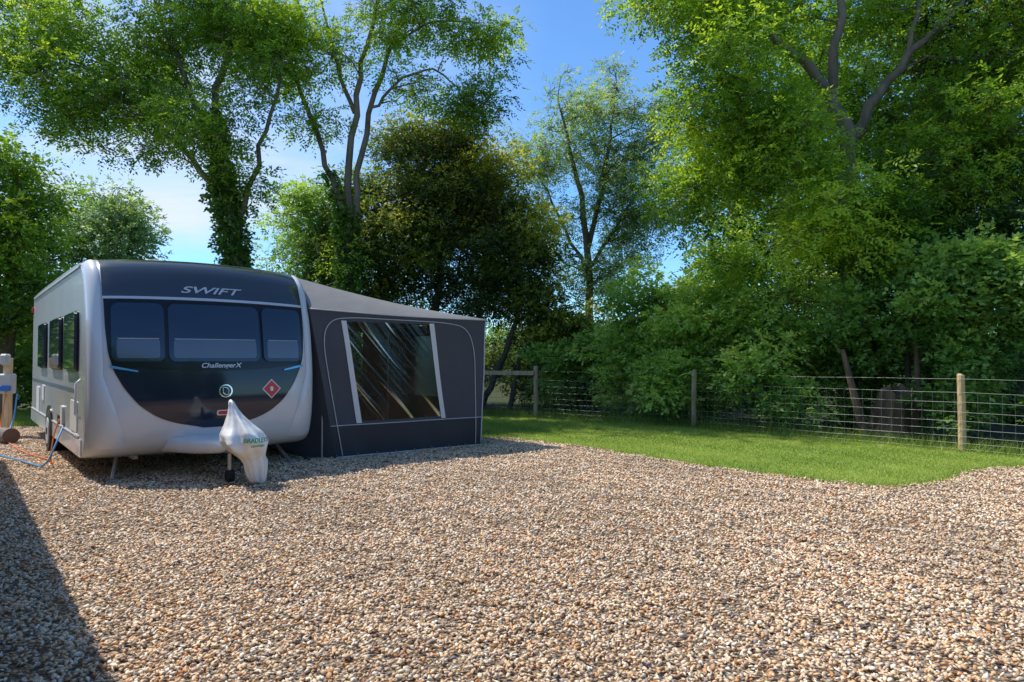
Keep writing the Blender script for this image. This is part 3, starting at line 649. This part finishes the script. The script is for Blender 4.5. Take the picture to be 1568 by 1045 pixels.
for sg in(-1,1): tube(V,F,[(1.35+sg*.55,.6,.36),(1.35+sg*.10,-.75,.40),(1.35+sg*.03,-1.0,.41)],[.045,.045,.04],8)
tube(V,F,[(1.35,-.75,.42),(1.35,-1.25,.46)],[.045,.035],8)
mesh_obj('drawbar',V,F,M_steel,cv)
V=[];F=[]
for k,(v,hw,z0,z1) in enumerate(((.15,.62,.30,.50),(-.1,.52,.31,.51),(-.4,.38,.32,.51),(-.7,.24,.35,.50),(-.85,.13,.39,.46))):
    b0=len(V); n=20
    for i in range(n):
        a=2*math.pi*i/n; cx=math.copysign(abs(math.cos(a))**.35,math.cos(a)); cz=math.copysign(abs(math.sin(a))**.4,math.sin(a))
        V.append((1.35+hw*cx,v,(z0+z1)/2+(z1-z0)/2*cz))
    if k:
        for i in range(n): F.append((b0-n+i,b0-n+(i+1)%n,b0+(i+1)%n,b0+i))
F.append(tuple(len(V)-n+i for i in range(n))); mesh_obj('drawbar_fairing',V,F,M_whp,cv,True)
V=[];F=[]
tube(V,F,[(1.30,-.80,.75),(1.30,-.80,.13)],.022,10); mesh_obj('jockey_post',V,F,M_steel,cv)
V=[];F=[]
tube(V,F,[(1.27,-.80,.09),(1.34,-.80,.09)],.08,18); mesh_obj('jockey_wheel',V,F,M_rub,cv)
V=[];F=[]; n=48; lev=40; rg=np.random.default_rng(3); ph=rg.uniform(0,6.28,8)
for j in range(lev+1):
    t_=j/lev; z=.05+.92*t_
    rx=float(np.interp(t_,[0,.1,.30,.42,.5,.60,.70,.82,.92,.98,1],[.075,.10,.13,.19,.225,.20,.135,.075,.045,.03,.008]))
    ry=float(np.interp(t_,[0,.1,.30,.42,.5,.60,.70,.82,.92,.98,1],[.06,.08,.11,.24,.28,.25,.17,.09,.045,.03,.008]))
    cx=1.36+float(np.interp(t_,[0,.25,.42,.6,1],[.15,.12,.02,-.03,-.12])); cy=-1.12+float(np.interp(t_,[0,.4,1],[-.03,0,.10]))
    for i in range(n):
        a=2*math.pi*i/n; wv=1+.12*math.sin(5*a+ph[0]+3*t_)+.07*math.sin(9*a+ph[1]-6*t_)+.06*math.sin(3*a+ph[2]+9*t_)
        V.append((cx+rx*wv*math.cos(a),cy+ry*wv*math.sin(a),z+.014*math.sin(4*a+ph[3]+t_*8)))
for j in range(lev):
    for i in range(n): F.append((j*n+i,j*n+(i+1)%n,(j+1)*n+(i+1)%n,(j+1)*n+i))
F.append(tuple(reversed(range(n)))); F.append(tuple(lev*n+i for i in range(n)))
M_bag=pmat('white_vinyl',(.78,.78,.77),.38,bump=.5,bscale=8,var=.05)
mesh_obj('hitch_cover',V,F,M_bag,cv,True)
M_green=pmat('green_print',(.02,.22,.10),.5)
HF=lambda u,z,off=0: Vector((u,-1.10-.31*math.cos(max(-1.4,min(1.4,(u-1.38)/.22)))-.02-off,z))
text_on('hitch_cover_print','BRADLEYS',1.40,.53,.07,.0,M_green,0,.85,HF)
text_on('hitch_cover_print_line','caravans',1.41,.48,.045,.0,M_green,0,1,HF)

# ------------------------------------------------------------------ awning
aw=empty('caravan_awning'); aw.matrix_world=Mc
def fabric(name,c,rough=.8): return pmat(name,c,rough,bump=.35,bscale=5,var=.08,vscale=2)
M_ch=fabric('charcoal_fabric',(.075,.077,.09)); M_dk=fabric('navy_mudwall',(.022,.025,.036),.55); M_rf=fabric('grey_roof_fabric',(.235,.225,.22)); M_tape=pmat('white_webbing',(.7,.7,.7),.6); M_pip=pmat('piping',(.55,.55,.57),.5)
ZT=lambda s:2.13-.06*s-.02*math.sin(math.pi*s)
def apt(u,z,off=0):
    v=.22-.12*((u-2.6)/3.0)-.05*z/2.1+.014*math.sin(u*4.1+1)*math.sin(z*2.4)+.006*math.sin(u*11+z*5)
    return Vector((u,v-off,z))
UL=lambda z:3.07-.42*z/2.12
UR=lambda z:5.54+.08*z/2.07
WL=lambda z:3.42-.27*(z-.5)/1.45
WR=lambda z:4.84-.25*(z-.5)/1.45
def agrid(name,ua,ub,za,zb,mat,off=0,nu=24,nv=14):
    V=[];F=[]
    for j in range(nv+1):
        for i in range(nu+1):
            s=i/nu;t_=j/nv
            z1=(zb if not callable(zb) else zb(s)); z=za+(z1-za)*t_
            a=ua(z); b=ub(z)
            V.append(apt(a+(b-a)*s,z,off))
    for j in range(nv):
        for i in range(nu): F.append((j*(nu+1)+i,j*(nu+1)+i+1,(j+1)*(nu+1)+i+1,(j+1)*(nu+1)+i))
    return mesh_obj(name,V,F,mat,aw,True)
zlow,zwin0,zwin1=.47,.53,1.97
agrid('mud_wall',UL,UR,.02,zlow,M_dk)
agrid('front_wall_sill',UL,UR,zlow,zwin0,M_ch,nv=2)
agrid('front_wall_left',UL,WL,zwin0,zwin1,M_ch)
agrid('front_wall_right',WR,UR,zwin0,zwin1,M_ch)
agrid('front_wall_top',UL,UR,zwin1,lambda s:ZT(s),M_ch,nv=4)
def pvc(name,bstr,add):
    m=bpy.data.materials.new(name); m.use_nodes=True; t=NT(m); out=t.n['Material Output']; t.n.remove(t.n['Principled BSDF'])
    gl=t.new('ShaderNodeBsdfGlossy'); gl.inputs['Roughness'].default_value=.10; gl.inputs[0].default_value=(.85,.88,.9,1)
    tp=t.new('ShaderNodeBsdfTransparent'); tp.inputs[0].default_value=(.72,.76,.80,1)
    fz_=t.new('ShaderNodeFresnel'); fz_.inputs[0].default_value=1.35
    tcn=t.new('ShaderNodeTexCoord'); mpn=t.new('ShaderNodeMapping'); mpn.vector_type='TEXTURE'; mpn.inputs['Rotation'].default_value=(0,math.radians(48),0); mpn.inputs['Scale'].default_value=(2.2,1,.07)
    t.lk(tcn.outputs['Object'],mpn.inputs[0]); nzz=t.new('ShaderNodeTexNoise'); nzz.inputs['Scale'].default_value=1.0; nzz.inputs['Detail'].default_value=1.5; t.lk(mpn.outputs[0],nzz.inputs['Vector'])
    bmp=t.new('ShaderNodeBump'); bmp.inputs['Strength'].default_value=bstr; bmp.inputs['Distance'].default_value=.02; t.lk(nzz.outputs[0],bmp.inputs['Height'])
    t.lk(bmp.outputs[0],gl.inputs['Normal']); t.lk(bmp.outputs[0],fz_.inputs['Normal'])
    ad=t.new('ShaderNodeMath',operation='ADD'); ad.use_clamp=True; t.lk(fz_.outputs[0],ad.inputs[0])
    cr_=t.new('ShaderNodeMapRange'); cr_.inputs[1].default_value=.60; cr_.inputs[2].default_value=.72; cr_.inputs[3].default_value=0; cr_.inputs[4].default_value=add; t.lk(nzz.outputs[0],cr_.inputs[0]); t.lk(cr_.outputs[0],ad.inputs[1])
    ms=t.new('ShaderNodeMixShader'); t.lk(ad.outputs[0],ms.inputs[0]); t.lk(tp.outputs[0],ms.inputs[1]); t.lk(gl.outputs[0],ms.inputs[2]); t.lk(ms.outputs[0],out.inputs[0])
    return m
M_pvc=pvc('clear_pvc',.8,.45); M_pvc2=pvc('clear_pvc_plain',.2,.05)
agrid('front_window',WL,WR,zwin0,zwin1,M_pvc,.003)
for nm,fn in(('tape_left',WL),('tape_right',WR)):
    agrid(nm,lambda z,fn=fn:fn(z)-.045,lambda z,fn=fn:fn(z)+.035,zwin0-.03,zwin1+.01,M_tape,.012,2,14)
def pipe(name,pts,r=.009,mat=M_pip):
    V=[];F=[]; tube(V,F,pts,r,6); return mesh_obj(name,V,F,mat,aw,True)
pipe('piping_waist',[apt(UL(zlow)+(UR(zlow)-UL(zlow))*i/20,zlow+.01,.012) for i in range(21)],.007)
pp=[(UL(.05)+.10,.05),(UL(1.0)+.10,1.0),(UL(1.8)+.12,1.72),(2.93,1.98),(3.2,2.03),(4.0,2.02),(4.9,2.0),(5.25,1.93),(5.4,1.6),(5.42,1.0),(5.44,.05)]
pipe('piping_door',[apt(u,z,.012) for u,z in chaikin(pp,3)],.007)
pipe('hem',[apt(UL(.03)+(UR(.03)-UL(.03))*i/20,.03,.012) for i in range(21)],.010,M_pip)
pipe('eave_piping',[apt(UL(2.1)+(UR(2.1)-UL(2.1))*i/20,ZT(i/20),.012) for i in range(21)],.010,M_pip)
pipe('corner_piping',[apt(UR(z),z,.006) for z in np.linspace(.03,2.06,12)],.011,M_pip)
def surf(name,fn,nu,nv,mat):
    V=[fn(i/nu,j/nv) for j in range(nv+1) for i in range(nu+1)]
    F=[(j*(nu+1)+i,j*(nu+1)+i+1,(j+1)*(nu+1)+i+1,(j+1)*(nu+1)+i) for j in range(nv) for i in range(nu)]
    return mesh_obj(name,V,F,mat,aw,True)
R0=Vector((W_-.01,.80,2.63)); Cc=apt(UR(2.07),2.07,.01)+Vector((.05,0,0.01)); Lf=apt(UL(2.12),2.13,.01); R1=Vector((W_-.01,3.2,2.62)); C1=Vector((5.6,3.2,2.04))
def hip(s,t_):
    a=Lf.lerp(Cc,s); a.z=ZT(s)+.012; b=R0.lerp(Cc,s); b.z-=.06*math.sin(math.pi*s); q=a.lerp(b,t_); q.z+=.02*math.sin(math.pi*t_)*(1-s); return q
surf('roof_front_hip',hip,24,8,M_rf)
def mr_(s,t_):
    a=R0.lerp(Cc,s); a.z-=.06*math.sin(math.pi*s); b=R1.lerp(C1,s); b.z-=.06*math.sin(math.pi*s); q=a.lerp(b,t_); q.z-=.04*math.sin(math.pi*t_)*math.sin(math.pi*s); return q
surf('roof_main',mr_,24,16,M_rf)
surf('roof_corner_flap',lambda s,t_:(FS(W_-.02,2.12+.46*s,-.01)+Vector((.0,.05,0))).lerp(Lf.lerp(R0,s),t_),10,4,M_rf)
def wall_u(name,v0,v1,z0,z1,mat): surf(name,lambda s,t_:Vector((5.56+.06*(z0+(z1-z0)*t_)/2.07,v0+(v1-v0)*s,z0+(z1-z0)*t_)),10,6,mat)
wall_u('outer_wall_low',.12,3.2,.02,.75,M_dk); wall_u('outer_wall_top',.12,3.2,1.85,2.05,M_ch); wall_u('outer_wall_a',.12,.6,.75,1.85,M_ch); wall_u('outer_wall_b',2.7,3.2,.75,1.85,M_ch); wall_u('outer_window',.6,2.7,.75,1.85,M_pvc2)
def wall_b(name,u0,u1,z0,z1,mat): surf(name,lambda s,t_:Vector((u0+(u1-u0)*s,3.2,z0+(z1-z0)*t_)),6,6,mat)
wall_b('rear_wall_low',W_+.01,5.6,.02,.7,M_dk); wall_b('rear_wall_a',W_+.01,3.1,.7,1.95,M_ch); wall_b('rear_wall_b',5.0,5.62,.7,1.95,M_ch); wall_b('rear_window',3.1,5.0,.7,1.95,M_pvc2)
surf('rear_wall_top',lambda s,t_:Vector((W_,3.2,1.95)).lerp(Vector((5.62,3.2,1.95)),s).lerp(Vector((W_+2.94*s,3.2,2.60-.55*s-.06*math.sin(math.pi*s))),t_),20,3,M_ch)
surf('draught_flap',lambda s,t_:Vector((W_-.02,.62+.1*(1-t_),.05+2.1*t_)).lerp(apt(UL(.02+2.1*t_),.02+2.1*t_,0),s),6,12,M_ch)
V=[];F=[]
for (u,v,h) in((5.5,.2,2.02),(5.5,3.1,2.0),(2.9,.3,2.05)): tube(V,F,[(u,v,0),(u,v,h)],.014,8)
tube(V,F,[(2.75,.3,2.1),(5.5,.2,2.03)],.014,8); mesh_obj('poles',V,F,M_steel,aw)
V=[];F=[]; box(V,F,(4.12,1.75,.042),(2.85,2.85,.012)); mesh_obj('groundsheet',V,F,pmat('groundsheet',(.06,.065,.08),.8,bump=.3,bscale=60),aw)
V=[];F=[]
for i in range(9):
    s=i/8; q=apt(UL(0)+(UR(0)-UL(0))*s,0,.06); tube(V,F,[q+Vector((0,.05,.07)),q+Vector((0,-.02,.05)),q+Vector((0,-.02,.0))],.006,5)
mesh_obj('pegs',V,F,M_steel,aw)

# ------------------------------------------------------------------ hook-up post, hoses
he=empty('electric_hookup_post'); V=[];F=[]
box(V,F,(-9.22,12.5,.72),(.11,.11,1.45)); mesh_obj('timber_post',V,F,WOODL,he)
V=[];F=[]; box(V,F,(-9.14,12.38,.98),(.26,.14,.36),bev=.025); box(V,F,(-9.2,12.4,1.42),(.15,.13,.2),bev=.03); mesh_obj('socket_box',V,F,pmat('grey_plastic',(.5,.5,.47),.4,var=.06),he)
V=[];F=[]; box(V,F,(-9.12,12.3,.90),(.2,.04,.1),bev=.015); mesh_obj('socket_cover',V,F,pmat('blue_plastic',(.03,.15,.5),.4),he)
def hose(name,pts,r,mat):
    V=[];F=[]; tube(V,F,chaikin(pts,3),r,8); mesh_obj(name,V,F,mat,None,True)
hose('water_hose',[(-8.9,12.3,.8),(-8.85,12.1,.05),(-8.5,10.6,.05),(-7.0,9.6,.05),(-6.3,9.0,.05),(-5.95,8.75,.05),(-5.95,8.95,.35),(-6.02,9.2,.55)],.012,pmat('blue_hose',(.08,.30,.65),.4))
hose('power_cable',[(-9.1,12.3,.85),(-9.0,12.0,.05),(-8.2,11.2,.05),(-7.2,10.1,.05),(-6.2,9.3,.05),(-6.0,8.9,.05),(-6.1,9.1,.4),(-6.12,9.25,.62)],.009,pmat('orange_cable',(.75,.16,.03),.5))
wc=empty('water_container'); V=[];F=[]
tube(V,F,[(-8.6,11.55,.15),(-8.3,11.35,.15)],[.13,.13],20); mesh_obj('barrel',V,F,pmat('brown_barrel',(.16,.10,.07),.5),wc)
V=[];F=[]; tube(V,F,[(-8.62,11.57,.15),(-8.66,11.6,.15)],[.05,.05],12); mesh_obj('cap',V,F,M_blue,wc)
print('leaves',NL)
